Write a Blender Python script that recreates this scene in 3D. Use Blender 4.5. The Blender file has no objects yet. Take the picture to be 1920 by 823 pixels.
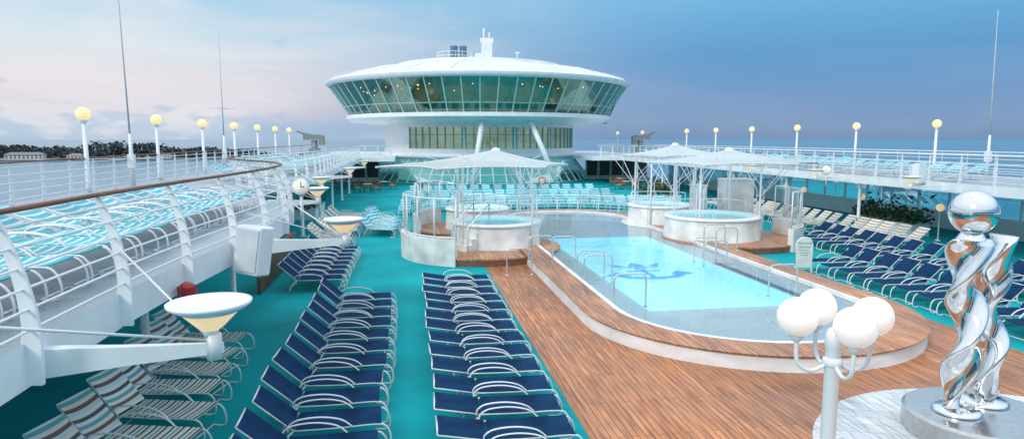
import bpy, math, random
from mathutils import Vector, Matrix
random.seed(7)
R=math.radians
scene=bpy.context.scene
COL=scene.collection
scene.view_settings.view_transform='Standard'
scene.view_settings.look='None'
scene.view_settings.exposure=0

# ------------------------------------------------------------ materials
def newmat(name):
    m=bpy.data.materials.new(name); m.use_nodes=True
    nt=m.node_tree; b=nt.nodes.get('Principled BSDF')
    return m,nt,b
def L(nt,a,b): nt.links.new(a,b)
def mat(name,col,rough=0.5,metal=0.0,var=0.12,scale=3.0,bump=0.0,bscale=40,emit=None,estr=0,coat=0,stretch=(1,1,1),spec=0.5,rvar=0):
    m,nt,b=newmat(name)
    tc=nt.nodes.new('ShaderNodeTexCoord'); mp=nt.nodes.new('ShaderNodeMapping'); mp.inputs['Scale'].default_value=stretch
    L(nt,tc.outputs['Object'],mp.inputs[0])
    n=nt.nodes.new('ShaderNodeTexNoise'); n.inputs['Scale'].default_value=scale; n.inputs['Detail'].default_value=6
    L(nt,mp.outputs[0],n.inputs['Vector'])
    r=nt.nodes.new('ShaderNodeValToRGB')
    r.color_ramp.elements[0].position=0.3; r.color_ramp.elements[1].position=0.7
    r.color_ramp.elements[0].color=(*[c*(1-var) for c in col],1)
    r.color_ramp.elements[1].color=(*[min(1,c*(1+var*0.6)) for c in col],1)
    L(nt,n.outputs[0],r.inputs[0]); L(nt,r.outputs[0],b.inputs['Base Color'])
    b.inputs['Roughness'].default_value=rough; b.inputs['Metallic'].default_value=metal
    b.inputs['Specular IOR Level'].default_value=spec
    if rvar:
        rr=nt.nodes.new('ShaderNodeMapRange'); rr.inputs[1].default_value=0.3; rr.inputs[2].default_value=0.7
        rr.inputs[3].default_value=rough-rvar; rr.inputs[4].default_value=rough+rvar; L(nt,n.outputs[0],rr.inputs[0]); L(nt,rr.outputs[0],b.inputs['Roughness'])
    if coat: b.inputs['Coat Weight'].default_value=coat; b.inputs['Coat Roughness'].default_value=0.15
    if bump:
        n2=nt.nodes.new('ShaderNodeTexNoise'); n2.inputs['Scale'].default_value=bscale; L(nt,mp.outputs[0],n2.inputs['Vector'])
        bp=nt.nodes.new('ShaderNodeBump'); bp.inputs['Strength'].default_value=bump; bp.inputs['Distance'].default_value=0.02
        L(nt,n2.outputs[0],bp.inputs['Height']); L(nt,bp.outputs[0],b.inputs['Normal'])
    if emit:
        b.inputs['Emission Color'].default_value=(*emit,1); b.inputs['Emission Strength'].default_value=estr
    return m
def wood(name,c1,c2,mortar,w=2.6,h=0.13,rough=0.35,rot=90,ms=0.006):
    m,nt,b=newmat(name)
    tc=nt.nodes.new('ShaderNodeTexCoord'); mp=nt.nodes.new('ShaderNodeMapping'); mp.inputs['Rotation'].default_value=(0,0,R(rot))
    L(nt,tc.outputs['Object'],mp.inputs[0])
    br=nt.nodes.new('ShaderNodeTexBrick'); br.inputs['Color1'].default_value=(*c1,1); br.inputs['Color2'].default_value=(*c2,1)
    br.inputs['Mortar'].default_value=(*mortar,1); br.inputs['Scale'].default_value=1
    br.inputs['Mortar Size'].default_value=ms; br.inputs['Brick Width'].default_value=w; br.inputs['Row Height'].default_value=h
    br.inputs['Mortar Smooth'].default_value=0.3
    L(nt,mp.outputs[0],br.inputs['Vector'])
    mp2=nt.nodes.new('ShaderNodeMapping'); mp2.inputs['Scale'].default_value=(12,0.8,1) ; L(nt,tc.outputs['Object'],mp2.inputs[0])
    n=nt.nodes.new('ShaderNodeTexNoise'); n.inputs['Scale'].default_value=1.6; n.inputs['Detail'].default_value=8; L(nt,mp2.outputs[0],n.inputs['Vector'])
    n3=nt.nodes.new('ShaderNodeTexNoise'); n3.inputs['Scale'].default_value=0.35; n3.inputs['Detail'].default_value=4; L(nt,tc.outputs['Object'],n3.inputs['Vector'])
    r=nt.nodes.new('ShaderNodeMapRange'); r.inputs[1].default_value=0.25; r.inputs[2].default_value=0.75; r.inputs[3].default_value=0.5; r.inputs[4].default_value=1.44
    L(nt,n.outputs[0],r.inputs[0])
    r3=nt.nodes.new('ShaderNodeMapRange'); r3.inputs[1].default_value=0.3; r3.inputs[2].default_value=0.7; r3.inputs[3].default_value=0.72; r3.inputs[4].default_value=1.22
    L(nt,n3.outputs[0],r3.inputs[0])
    mm=nt.nodes.new('ShaderNodeMath'); mm.operation='MULTIPLY'; L(nt,r.outputs[0],mm.inputs[0]); L(nt,r3.outputs[0],mm.inputs[1])
    mx=nt.nodes.new('ShaderNodeMix'); mx.data_type='RGBA'; mx.blend_type='MULTIPLY'; mx.inputs[0].default_value=1
    L(nt,br.outputs[0],mx.inputs[6]); L(nt,mm.outputs[0],mx.inputs[7]); L(nt,mx.outputs[2],b.inputs['Base Color'])
    rr=nt.nodes.new('ShaderNodeMapRange'); rr.inputs[1].default_value=0.3; rr.inputs[2].default_value=0.7; rr.inputs[3].default_value=rough-0.1; rr.inputs[4].default_value=rough+0.2
    L(nt,n3.outputs[0],rr.inputs[0]); L(nt,rr.outputs[0],b.inputs['Roughness'])
    b.inputs['Specular IOR Level'].default_value=0.3
    bp=nt.nodes.new('ShaderNodeBump'); bp.inputs['Strength'].default_value=0.4; bp.inputs['Distance'].default_value=0.01; bp.invert=True
    L(nt,br.outputs['Fac'],bp.inputs['Height']); L(nt,bp.outputs[0],b.inputs['Normal'])
    return m
def glassmat(name,tint,gloss=(0.9,0.95,1),base=0.12,top=0.8,rough=0.03,bump=0,bscale=3):
    m,nt,b=newmat(name); nt.nodes.remove(b)
    out=[n for n in nt.nodes if n.type=='OUTPUT_MATERIAL'][0]
    t=nt.nodes.new('ShaderNodeBsdfTransparent'); t.inputs[0].default_value=(*tint,1)
    g=nt.nodes.new('ShaderNodeBsdfGlossy'); g.inputs[0].default_value=(*gloss,1); g.inputs['Roughness'].default_value=rough
    lw=nt.nodes.new('ShaderNodeFresnel'); lw.inputs[0].default_value=1.33
    mr=nt.nodes.new('ShaderNodeMapRange'); mr.inputs[3].default_value=base; mr.inputs[4].default_value=top
    L(nt,lw.outputs[0],mr.inputs[0])
    mx=nt.nodes.new('ShaderNodeMixShader'); L(nt,mr.outputs[0],mx.inputs[0]); L(nt,t.outputs[0],mx.inputs[1]); L(nt,g.outputs[0],mx.inputs[2])
    L(nt,mx.outputs[0],out.inputs[0])
    tc=nt.nodes.new('ShaderNodeTexCoord'); n=nt.nodes.new('ShaderNodeTexNoise'); n.inputs['Scale'].default_value=bscale; n.inputs['Detail'].default_value=3
    L(nt,tc.outputs['Object'],n.inputs['Vector'])
    bp=nt.nodes.new('ShaderNodeBump'); bp.inputs['Strength'].default_value=bump; bp.inputs['Distance'].default_value=0.05
    L(nt,n.outputs[0],bp.inputs['Height']); L(nt,bp.outputs[0],g.inputs['Normal']); L(nt,bp.outputs[0],lw.inputs['Normal'])
    return m
def stripemat(name,cols,period,axis=0,rough=0.5):
    m,nt,b=newmat(name)
    tc=nt.nodes.new('ShaderNodeTexCoord'); s=nt.nodes.new('ShaderNodeSeparateXYZ'); L(nt,tc.outputs['Object'],s.inputs[0])
    a=nt.nodes.new('ShaderNodeMath'); a.operation='DIVIDE'; a.inputs[1].default_value=period; L(nt,s.outputs[axis],a.inputs[0])
    f=nt.nodes.new('ShaderNodeMath'); f.operation='FRACT'; L(nt,a.outputs[0],f.inputs[0])
    r=nt.nodes.new('ShaderNodeValToRGB'); r.color_ramp.interpolation='CONSTANT'
    e=r.color_ramp.elements; e[0].position=0; e[0].color=(*cols[0],1); e[1].position=1/len(cols); e[1].color=(*cols[1],1)
    for i in range(2,len(cols)):
        k=e.new(i/len(cols)); k.color=(*cols[i],1)
    oi=nt.nodes.new('ShaderNodeObjectInfo'); mr=nt.nodes.new('ShaderNodeMapRange'); mr.inputs[3].default_value=0.75; mr.inputs[4].default_value=1.1; L(nt,oi.outputs['Random'],mr.inputs[0])
    mx=nt.nodes.new('ShaderNodeMix'); mx.data_type='RGBA'; mx.blend_type='MULTIPLY'; mx.inputs[0].default_value=1
    L(nt,f.outputs[0],r.inputs[0]); L(nt,r.outputs[0],mx.inputs[6]); L(nt,mr.outputs[0],mx.inputs[7]); L(nt,mx.outputs[2],b.inputs['Base Color']); b.inputs['Roughness'].default_value=rough
    return m

WHITE=mat('white_paint',(0.80,0.84,0.87),0.35,var=0.08,scale=1.5)
ROOFW=mat('roof_panel_paint',(0.72,0.80,0.85),0.4,var=0.14,scale=0.25)
WTUBE=mat('white_aluminium',(0.78,0.81,0.83),0.3,var=0.05)
CREAM=mat('cream_panel',(0.62,0.60,0.54),0.5,var=0.1,scale=0.8)
KERBM=mat('stained_white_kerb',(0.78,0.79,0.79),0.45,var=0.2,scale=1.2,stretch=(1,1,3))
MARBLE=mat('pale_marble',(0.78,0.78,0.76),0.35,var=0.28,scale=1.6,bump=0.05)
TEAL=mat('teal_deck_carpet',(0.0,0.36,0.40),0.75,var=0.24,scale=0.45,bump=0.15,bscale=90,spec=0.15)
TEAK=wood('teak_planks',(0.55,0.245,0.12),(0.40,0.165,0.075),(0.10,0.04,0.02),h=0.11)
TEAKR=wood('teak_coping',(0.56,0.28,0.155),(0.43,0.195,0.10),(0.13,0.055,0.03),w=1.2,h=0.11)
HAND=mat('varnished_wood',(0.19,0.07,0.035),0.45,var=0.4,scale=6,stretch=(3,0.4,3),spec=0.3)
NAVY=mat('navy_sling_fabric',(0.009,0.043,0.115),0.9,var=0.4,scale=2.5,bump=0.2,bscale=300,spec=0.08)
AQUA=stripemat('aqua_strap_vinyl',[(0.05,0.42,0.52),(0.05,0.42,0.52),(0.58,0.74,0.78)],0.14)
MULTI=stripemat('striped_strap_vinyl',[(0.85,0.84,0.78),(0.10,0.42,0.45),(0.82,0.78,0.70),(0.18,0.08,0.06),(0.62,0.76,0.76),(0.85,0.82,0.74),(0.04,0.08,0.12)],0.26)
PALE=stripemat('pale_strap_vinyl',[(0.72,0.69,0.62),(0.72,0.69,0.62),(0.34,0.26,0.20)],0.12)
BLUEDECK=mat('blue_grey_deck',(0.34,0.41,0.46),0.4,var=0.2,scale=0.5,rvar=0.15)
CHROME=mat('polished_steel',(0.80,0.81,0.82),0.04,metal=1,var=0.03)
SATIN=mat('brushed_steel',(0.58,0.58,0.58),0.22,metal=1,var=0.12,scale=9,stretch=(1,1,8))
GREY=mat('grey_metal',(0.22,0.25,0.26),0.5,var=0.2)
WHIP=mat('pale_grey_whip',(0.48,0.52,0.56),0.5,var=0.1)
DARK=mat('dark_panel',(0.05,0.05,0.05),0.3,var=0.3)
BROWN=mat('brown_wood_panel',(0.20,0.10,0.06),0.4,var=0.3,scale=4)
RED=mat('red_enamel',(0.33,0.02,0.03),0.3)
ORANGE=mat('orange_buoy',(0.75,0.16,0.04),0.5)
BLUEPAINT=mat('funnel_blue_grey',(0.12,0.22,0.32),0.35)
LOGO=mat('glowing_emblem_blue_tile',(0.06,0.36,0.68),0.4,var=0.1,emit=(0.06,0.40,0.80),estr=0.22)  # emblem tile glows slightly through its own emission, not from a lamp
POOLF=mat('glowing_pool_mosaic',(0.48,0.80,0.88),0.4,var=0.12,scale=0.8,emit=(0.42,0.80,0.93),estr=0.42)  # floor emission stands in for the underwater pool lights
TUBF=mat('glowing_tub_mosaic',(0.52,0.80,0.84),0.4,var=0.10,scale=3,emit=(0.5,0.85,0.93),estr=0.3)  # tub floor given a glow of its own, no lamp in the tub
PEB=mat('pebble_ledge',(0.66,0.71,0.73),0.35,var=0.30,scale=24,bump=0.15,bscale=60)
STONE=wood('pale_stone_paving',(0.72,0.76,0.78),(0.62,0.67,0.70),(0.42,0.46,0.50),w=0.6,h=0.3,rough=0.3,rot=20,ms=0.008)
WATER=glassmat('pool_water',(0.90,0.985,1.0),base=0.03,top=0.95,rough=0.03,bump=0.12,bscale=1.6)
LGLASS=glassmat('lounge_glass',(0.42,0.74,0.66),gloss=(0.62,0.95,0.87),base=0.22,top=0.9,rough=0.02)
DGLASS=glassmat('drum_glass',(0.60,0.82,0.73),gloss=(0.85,1,0.96),base=0.18,top=0.8,rough=0.02)
SGLASS=glassmat('skirt_glass',(0.40,0.78,0.76),gloss=(0.85,1,1),base=0.38,top=0.9,rough=0.04)
WGLASS=glassmat('windbreak_glass',(0.46,0.88,0.90),base=0.08,top=0.6)
CGLASS=glassmat('clear_glass',(0.88,0.96,0.94),base=0.12,top=0.6)
GREENF=mat('pale_green_window_frame',(0.58,0.76,0.72),0.4)
LETT=mat('green_lettering',(0.04,0.2,0.16),0.5)
GLOBE=mat('warm_globe',(0.55,0.45,0.25),0.4,emit=(1.0,0.80,0.36),estr=0.72,var=0.02)
GLOBEW=mat('opal_globe',(0.80,0.76,0.73),0.3,emit=(1.0,0.88,0.82),estr=0.34,var=0.01)
SHADE=mat('warm_lamp_shade',(0.8,0.65,0.45),0.4,emit=(1.0,0.66,0.32),estr=0.62,var=0.02)
BULB=mat('warm_bulb',(1,0.8,0.5),0.4,emit=(1.0,0.42,0.16),estr=5)
LEAF=mat('leaf_green',(0.035,0.085,0.03),0.6,var=0.6,scale=4)
TREE=mat('far_tree_foliage',(0.035,0.06,0.065),0.8,var=0.7,scale=0.06)
SAND=mat('sandy_ground',(0.34,0.36,0.36),0.9,var=0.3,scale=0.01)
HOUSEW=mat('house_white',(0.50,0.53,0.55),0.6)
ROOFM=mat('house_roof',(0.22,0.2,0.2),0.7)
FACE=mat('clock_face',(0.85,0.83,0.75),0.4,emit=(1,0.9,0.7),estr=0.3,var=0.02)
SIGNM=mat('sign_green_white',(0.62,0.74,0.68),0.4)
FABRIC,fnt,fb=newmat('white_canvas'); fb.inputs['Base Color'].default_value=(0.84,0.87,0.88,1); fb.inputs['Roughness'].default_value=0.7
fo=[n for n in fnt.nodes if n.type=='OUTPUT_MATERIAL'][0]
ft=fnt.nodes.new('ShaderNodeBsdfTranslucent'); ft.inputs[0].default_value=(0.88,0.92,0.93,1)
fx=fnt.nodes.new('ShaderNodeMixShader'); fx.inputs[0].default_value=0.5; L(fnt,fb.outputs[0],fx.inputs[1]); L(fnt,ft.outputs[0],fx.inputs[2])
fw=fnt.nodes.new('ShaderNodeBsdfTransparent'); fx2=fnt.nodes.new('ShaderNodeMixShader'); fx2.inputs[0].default_value=0.20
L(fnt,fx.outputs[0],fx2.inputs[1]); L(fnt,fw.outputs[0],fx2.inputs[2]); L(fnt,fx2.outputs[0],fo.inputs[0])

# ------------------------------------------------------------ mesh builder
class MB:
    def __init__(s): s.v=[];s.f=[];s.m=[];s.cur=0;s.sm=[]
    def add(s,vs,fs,smooth=False):
        o=len(s.v); s.v+= [tuple(x) for x in vs]
        for f in fs: s.f.append([i+o for i in f]); s.m.append(s.cur); s.sm.append(smooth)
    def box(s,c,d,rz=0,ry=0,rx=0):
        M=Matrix.Rotation(rz,3,'Z')@Matrix.Rotation(ry,3,'Y')@Matrix.Rotation(rx,3,'X')
        c=Vector(c);vs=[]
        for x in(-.5,.5):
            for y in(-.5,.5):
                for z in(-.5,.5): vs.append(c+M@Vector((x*d[0],y*d[1],z*d[2])))
        s.add(vs,[(0,1,3,2),(4,6,7,5),(0,4,5,1),(2,3,7,6),(0,2,6,4),(1,5,7,3)])
    def tube(s,pts,r,n=6,closed=False,flat=None):
        P=[Vector(p) for p in pts]; N=len(P)
        rs=r if isinstance(r,(list,tuple)) else [r]*N
        vs=[];up=None
        for i in range(N):
            if closed: t=(P[(i+1)%N]-P[i-1])
            else: t=P[min(i+1,N-1)]-P[max(i-1,0)]
            t=t.normalized() if t.length>0 else Vector((0,0,1))
            if up is None:
                up=Vector((0,0,1)) if abs(t.z)<0.9 else Vector((1,0,0))
            u=(up-t*up.dot(t)); u=u.normalized() if u.length>1e-6 else t.orthogonal().normalized()
            w=t.cross(u); up=u
            for k in range(n):
                a=2*math.pi*k/n+math.pi/n
                fu,fw=(1,1) if not flat else flat
                vs.append(P[i]+(u*math.sin(a)*fu+w*math.cos(a)*fw)*rs[i])
        fs=[]
        for i in range(N if closed else N-1):
            j=(i+1)%N
            for k in range(n):
                fs.append((i*n+k,i*n+(k+1)%n,j*n+(k+1)%n,j*n+k))
        if not closed: fs.append(tuple(range(n))[::-1]); fs.append(tuple((N-1)*n+k for k in range(n)))
        s.add(vs,fs,n>4)
    def lathe(s,prof,n=32,c=(0,0,0),a0=0,a1=2*math.pi,smooth=True):
        full=abs(a1-a0-2*math.pi)<1e-6; cnt=n if full else n+1
        vs=[]
        for i in range(cnt):
            a=a0+(a1-a0)*i/n
            for r,z in prof: vs.append((c[0]+r*math.cos(a),c[1]+r*math.sin(a),c[2]+z))
        p=len(prof);fs=[]
        for i in range(n):
            j=(i+1)%cnt
            for k in range(p-1): fs.append((i*p+k,j*p+k,j*p+k+1,i*p+k+1))
        s.add(vs,fs,smooth)
    def sphere(s,c,r,n=20,sz=1):
        s.lathe([(max(1e-4,r*math.sin(math.pi*i/12)),-r*sz*math.cos(math.pi*i/12)) for i in range(13)],n,c)
    def poly(s,pts,z):
        s.add([(x,y,z) for x,y in pts],[tuple(range(len(pts)))])
    def prism(s,pts,z0,z1):
        n=len(pts)
        s.add([(x,y,z0) for x,y in pts]+[(x,y,z1) for x,y in pts],
              [tuple(range(n))[::-1],tuple(range(n,2*n))]+[(i,(i+1)%n,n+(i+1)%n,n+i) for i in range(n)])
    def strip(s,a,b,closed=True,smooth=False):
        n=len(a); fs=[(i,(i+1)%n,n+(i+1)%n,n+i) for i in range(n if closed else n-1)]
        s.add(list(a)+list(b),fs,smooth)
    def obj(s,name,mats,parent=None,loc=(0,0,0),rz=0):
        me=bpy.data.meshes.new(name); me.from_pydata(s.v,[],s.f)
        if not isinstance(mats,(list,tuple)): mats=[mats]
        for m in mats: me.materials.append(m)
        me.polygons.foreach_set('material_index',s.m); me.polygons.foreach_set('use_smooth',s.sm)
        me.update(); o=bpy.data.objects.new(name,me); COL.objects.link(o)
        o.location=loc; o.rotation_euler=(0,0,rz)
        if parent: o.parent=parent
        return o
def tag(o,label,cat,group=None):
    o['label']=label; o['category']=cat
    if group: o['group']=group
    return o
def root(name,loc,rz,label,cat,group=None):
    e=bpy.data.objects.new(name,None); e.empty_display_size=0.2; COL.objects.link(e)
    e.location=loc; e.rotation_euler=(0,0,rz); return tag(e,label,cat,group)
def struct(o): o['kind']='structure'; return o
def copytree(src,loc,rz,label=None,scale=None):
    o=src.copy(); COL.objects.link(o); o.location=loc; o.rotation_euler=(0,0,rz)
    if scale: o.scale=scale
    if label: o['label']=label
    for c in src.children:
        k=c.copy(); COL.objects.link(k); k.parent=o
        for g in c.children:
            q=g.copy(); COL.objects.link(q); q.parent=k
    return o
def smoothpath(P,sub=6,closed=False):
    P=[Vector(p) for p in P];N=len(P);out=[]
    for i in range(N if closed else N-1):
        if closed: a,b,c,d=P[i-1],P[i],P[(i+1)%N],P[(i+2)%N]
        else: a,b,c,d=P[max(i-1,0)],P[i],P[i+1],P[min(i+2,N-1)]
        for k in range(sub):
            t=k/sub
            out.append(0.5*((2*b)+(c-a)*t+(2*a-5*b+4*c-d)*t*t+(3*b-a-3*c+d)*t**3))
    if not closed: out.append(P[-1])
    return out
def resample(P,step,off=0):
    P=[Vector(p) for p in P]; res=[];d=off
    acc=0
    for i in range(len(P)-1):
        seg=(P[i+1]-P[i]); l=seg.length
        if l<1e-6: continue
        while d<=acc+l:
            res.append((P[i]+seg*((d-acc)/l),seg.normalized())); d+=step
        acc+=l
    return res

CX=8.45
# ------------------------------------------------------------ world / light
w=bpy.data.worlds.new('World'); scene.world=w; w.use_nodes=True
nt=w.node_tree; bg=nt.nodes['Background']
tc=nt.nodes.new('ShaderNodeTexCoord'); sp=nt.nodes.new('ShaderNodeSeparateXYZ'); L(nt,tc.outputs['Generated'],sp.inputs[0])
def ramp(stops,src):
    r=nt.nodes.new('ShaderNodeValToRGB'); e=r.color_ramp.elements
    e[0].position=stops[0][0]; e[0].color=(*stops[0][1],1); e[1].position=stops[1][0]; e[1].color=(*stops[1][1],1)
    for p,c in stops[2:]:
        k=e.new(p); k.color=(*c,1)
    L(nt,src,r.inputs[0]); return r
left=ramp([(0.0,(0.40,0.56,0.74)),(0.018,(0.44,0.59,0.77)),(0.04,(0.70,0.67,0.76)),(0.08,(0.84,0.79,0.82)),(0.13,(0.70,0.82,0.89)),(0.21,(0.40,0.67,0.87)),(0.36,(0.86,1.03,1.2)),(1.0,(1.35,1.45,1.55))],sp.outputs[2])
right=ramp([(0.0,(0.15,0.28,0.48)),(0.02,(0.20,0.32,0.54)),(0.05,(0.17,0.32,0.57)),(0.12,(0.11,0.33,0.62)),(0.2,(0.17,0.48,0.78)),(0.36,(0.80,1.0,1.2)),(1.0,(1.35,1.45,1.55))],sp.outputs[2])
mr=nt.nodes.new('ShaderNodeMapRange'); mr.interpolation_type='SMOOTHSTEP'; mr.inputs[1].default_value=-0.45; mr.inputs[2].default_value=0.50; L(nt,sp.outputs[0],mr.inputs[0])
mx=nt.nodes.new('ShaderNodeMix'); mx.data_type='RGBA'; L(nt,mr.outputs[0],mx.inputs[0]); L(nt,left.outputs[0],mx.inputs[6]); L(nt,right.outputs[0],mx.inputs[7])
mp=nt.nodes.new('ShaderNodeMapping'); mp.inputs['Scale'].default_value=(1.0,1.0,5.0); mp.inputs['Rotation'].default_value=(0,R(6),0); L(nt,tc.outputs['Generated'],mp.inputs[0])
n1=nt.nodes.new('ShaderNodeTexNoise'); n1.inputs['Scale'].default_value=2.6; n1.inputs['Detail'].default_value=7; n1.inputs['Roughness'].default_value=0.55; n1.inputs['Distortion'].default_value=0.4; L(nt,mp.outputs[0],n1.inputs['Vector'])
c1=nt.nodes.new('ShaderNodeMapRange'); c1.interpolation_type='SMOOTHSTEP'; c1.inputs[1].default_value=0.38; c1.inputs[2].default_value=0.75; L(nt,n1.outputs[0],c1.inputs[0])
inv=nt.nodes.new('ShaderNodeMapRange'); inv.inputs[1].default_value=0.0; inv.inputs[2].default_value=0.85; inv.inputs[3].default_value=0.85; inv.inputs[4].default_value=0.06; L(nt,mr.outputs[0],inv.inputs[0])
cm=nt.nodes.new('ShaderNodeMath'); cm.operation='MULTIPLY'; L(nt,c1.outputs[0],cm.inputs[0]); L(nt,inv.outputs[0],cm.inputs[1])
mx2=nt.nodes.new('ShaderNodeMix'); mx2.data_type='RGBA'; L(nt,cm.outputs[0],mx2.inputs[0]); L(nt,mx.outputs[2],mx2.inputs[6]); mx2.inputs[7].default_value=(0.90,0.87,0.90,1)
mp3=nt.nodes.new('ShaderNodeMapping'); mp3.inputs['Scale'].default_value=(1,1,2.5); L(nt,tc.outputs['Generated'],mp3.inputs[0])
n2=nt.nodes.new('ShaderNodeTexNoise'); n2.inputs['Scale'].default_value=22; n2.inputs['Detail'].default_value=6; L(nt,mp3.outputs[0],n2.inputs['Vector'])
el=nt.nodes.new('ShaderNodeMapRange'); el.inputs[1].default_value=0.0; el.inputs[2].default_value=0.055; el.inputs[3].default_value=0.20; el.inputs[4].default_value=-0.10; L(nt,sp.outputs[2],el.inputs[0])
ad=nt.nodes.new('ShaderNodeMath'); ad.operation='ADD'; L(nt,n2.outputs[0],ad.inputs[0]); L(nt,el.outputs[0],ad.inputs[1])
c2=nt.nodes.new('ShaderNodeMapRange'); c2.inputs[1].default_value=0.55; c2.inputs[2].default_value=0.66; c2.inputs[4].default_value=0.65; L(nt,ad.outputs[0],c2.inputs[0])
cm2=nt.nodes.new('ShaderNodeMath'); cm2.operation='MULTIPLY'; L(nt,c2.outputs[0],cm2.inputs[0]); L(nt,inv.outputs[0],cm2.inputs[1])
mx3=nt.nodes.new('ShaderNodeMix'); mx3.data_type='RGBA'; L(nt,cm2.outputs[0],mx3.inputs[0]); L(nt,mx2.outputs[2],mx3.inputs[6]); mx3.inputs[7].default_value=(0.40,0.56,0.75,1)
sky=nt.nodes.new('ShaderNodeTexSky'); sky.sky_type='NISHITA'; sky.sun_disc=False; sky.sun_elevation=R(38); sky.sun_rotation=R(230)
sc=nt.nodes.new('ShaderNodeVectorMath'); sc.operation='SCALE'; sc.inputs['Scale'].default_value=0.005; L(nt,sky.outputs[0],sc.inputs[0])
adv=nt.nodes.new('ShaderNodeVectorMath'); adv.operation='ADD'; L(nt,mx3.outputs[2],adv.inputs[0]); L(nt,sc.outputs[0],adv.inputs[1])
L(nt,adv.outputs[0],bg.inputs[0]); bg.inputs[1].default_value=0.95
sd=bpy.data.lights.new('sun','SUN'); sd.energy=1.7; sd.angle=R(18); sd.color=(1.0,0.97,0.91)
so=bpy.data.objects.new('sun',sd); COL.objects.link(so)
az=R(230); eln=R(38)
dirv=Vector((math.sin(az)*math.cos(eln),math.cos(az)*math.cos(eln),math.sin(eln)))
so.rotation_euler=dirv.to_track_quat('Z','Y').to_euler()

# ------------------------------------------------------------ setting
m,ntt,b=newmat('sea_water')
tcx=ntt.nodes.new('ShaderNodeTexCoord'); nn=ntt.nodes.new('ShaderNodeTexNoise'); nn.inputs['Scale'].default_value=0.08; nn.inputs['Detail'].default_value=8
L(ntt,tcx.outputs['Object'],nn.inputs['Vector'])
bp=ntt.nodes.new('ShaderNodeBump'); bp.inputs['Strength'].default_value=0.35; bp.inputs['Distance'].default_value=1.0; L(ntt,nn.outputs[0],bp.inputs['Height']); L(ntt,bp.outputs[0],b.inputs['Normal'])
b.inputs['Base Color'].default_value=(0.03,0.16,0.27,1); b.inputs['Roughness'].default_value=0.22
SEA=m
g=MB(); g.add([(-40000,-4000,-20),(40000,-4000,-20),(40000,60000,-20),(-40000,60000,-20)],[(0,1,2,3)]); struct(g.obj('sea',SEA))
def rect_hole(x0,x1,y0,y1,hx0,hx1,hy0,hy1,z):
    g=MB()
    xs=[x0,hx0,hx1,x1]; ys=[y0,hy0,hy1,y1]
    vs=[(x,y,z) for y in ys for x in xs]; fs=[]
    for j in range(3):
        for i in range(3):
            if i==1 and j==1: continue
            fs.append((j*4+i,j*4+i+1,(j+1)*4+i+1,(j+1)*4+i))
    g.add(vs,fs); return g
PX0,PX1,PY0,PY1=5.95,10.45,15.35,27.6
struct(rect_hole(-10.6,27.5,-8,95,PX0-.1,PX1+.1,PY0-.1,PY1+.1,0).obj('deck_floor',TEAL))
struct(rect_hole(2.65,12.9,-8,38,PX0-.1,PX1+.1,PY0-.1,PY1+.1,0.005).obj('wood_deck_floor',TEAK))
g=MB(); g.poly([(8.7+3.15*math.cos(a*math.pi/32),7.0+3.15*math.sin(a*math.pi/32)) for a in range(64)],0.010); struct(g.obj('stone_paving',STONE))
g=MB(); g.box((CX,43,-10.6),(38.4,106,19)); 
o=g.obj('ship_hull',WHITE); tag(o,'white painted steel hull of the cruise ship','ship')
# deckhouse added unseen behind the viewpoint so steel and glass have something to reflect
rt=root('deckhouse',(CX,-9.0,0),0,'unseen white deckhouse with dark window bands, added for reflections','building')
g=MB(); g.box((0,0,2.9),(37,2.0,5.8)); g.obj('wall',WHITE,rt)
for z in(1.4,4.2):
    for i in range(12):
        g=MB(); g.box((-16.5+3*i,1.03,z),(2.5,.08,1.7)); g.obj('window',DARK,rt)

# upper decks
U=2.8
redge=[(-3.2,-4),(-3.2,6),(-3.12,9),(-2.85,12),(-2.72,14.5),(-2.9,16.6),(-3.5,18.4),(-4.5,20.0),(-5.4,21.8),(-5.7,23.8),(-5.4,26),(-4.9,28.5),(-4.5,31),(-4.35,34),(-4.35,48),(-4.35,63)]
redge=[(p.x,p.y) for p in smoothpath([(x,y,0) for x,y in redge],5)]
def deckslab(inner,outer_x,z0,z1,name):
    g=MB(); n=len(inner)
    a=[(x,y,z1) for x,y in inner]; b_=[(outer_x,y,z1) for x,y in inner]
    c=[(x,y,z0) for x,y in inner]; d=[(outer_x,y,z0) for x,y in inner]
    g.strip(a,b_,False); g.cur=1; g.strip(c,a,False); g.strip(d,c,False); g.strip(b_,d,False)
    return g.obj(name,[BLUEDECK,WHITE])
struct(deckslab(redge,-10.5,2.42,U,'upper_deck_floor'))
ledge=[(21.2,y) for y in range(-4,64,4)]+[(21.2,63)]
struct(deckslab(ledge,27.4,2.42,U,'upper_deck_floor'))
for x0,x1 in((-10.5,-1.2),(18.1,27.4)):
    g=MB(); g.box(((x0+x1)/2,79.01,2.61),(x1-x0,32,0.38)); struct(g.obj('upper_deck_floor',WHITE))
for x0,x1 in((-10.3,-3),(19.9,27.2)):
    g=MB(); g.box(((x0+x1)/2,72,1.2),(x1-x0,0.2,2.38))
    g.cur=1
    n=5
    for i in range(n):
        g.box((x0+(i+.5)*(x1-x0)/n,71.87,1.3),((x1-x0)/n*0.8,0.06,1.7))
    tag(g.obj('deckhouse_wall',[CREAM,DARK]),'cream deckhouse wall with dark windows under the upper deck','wall')

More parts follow.
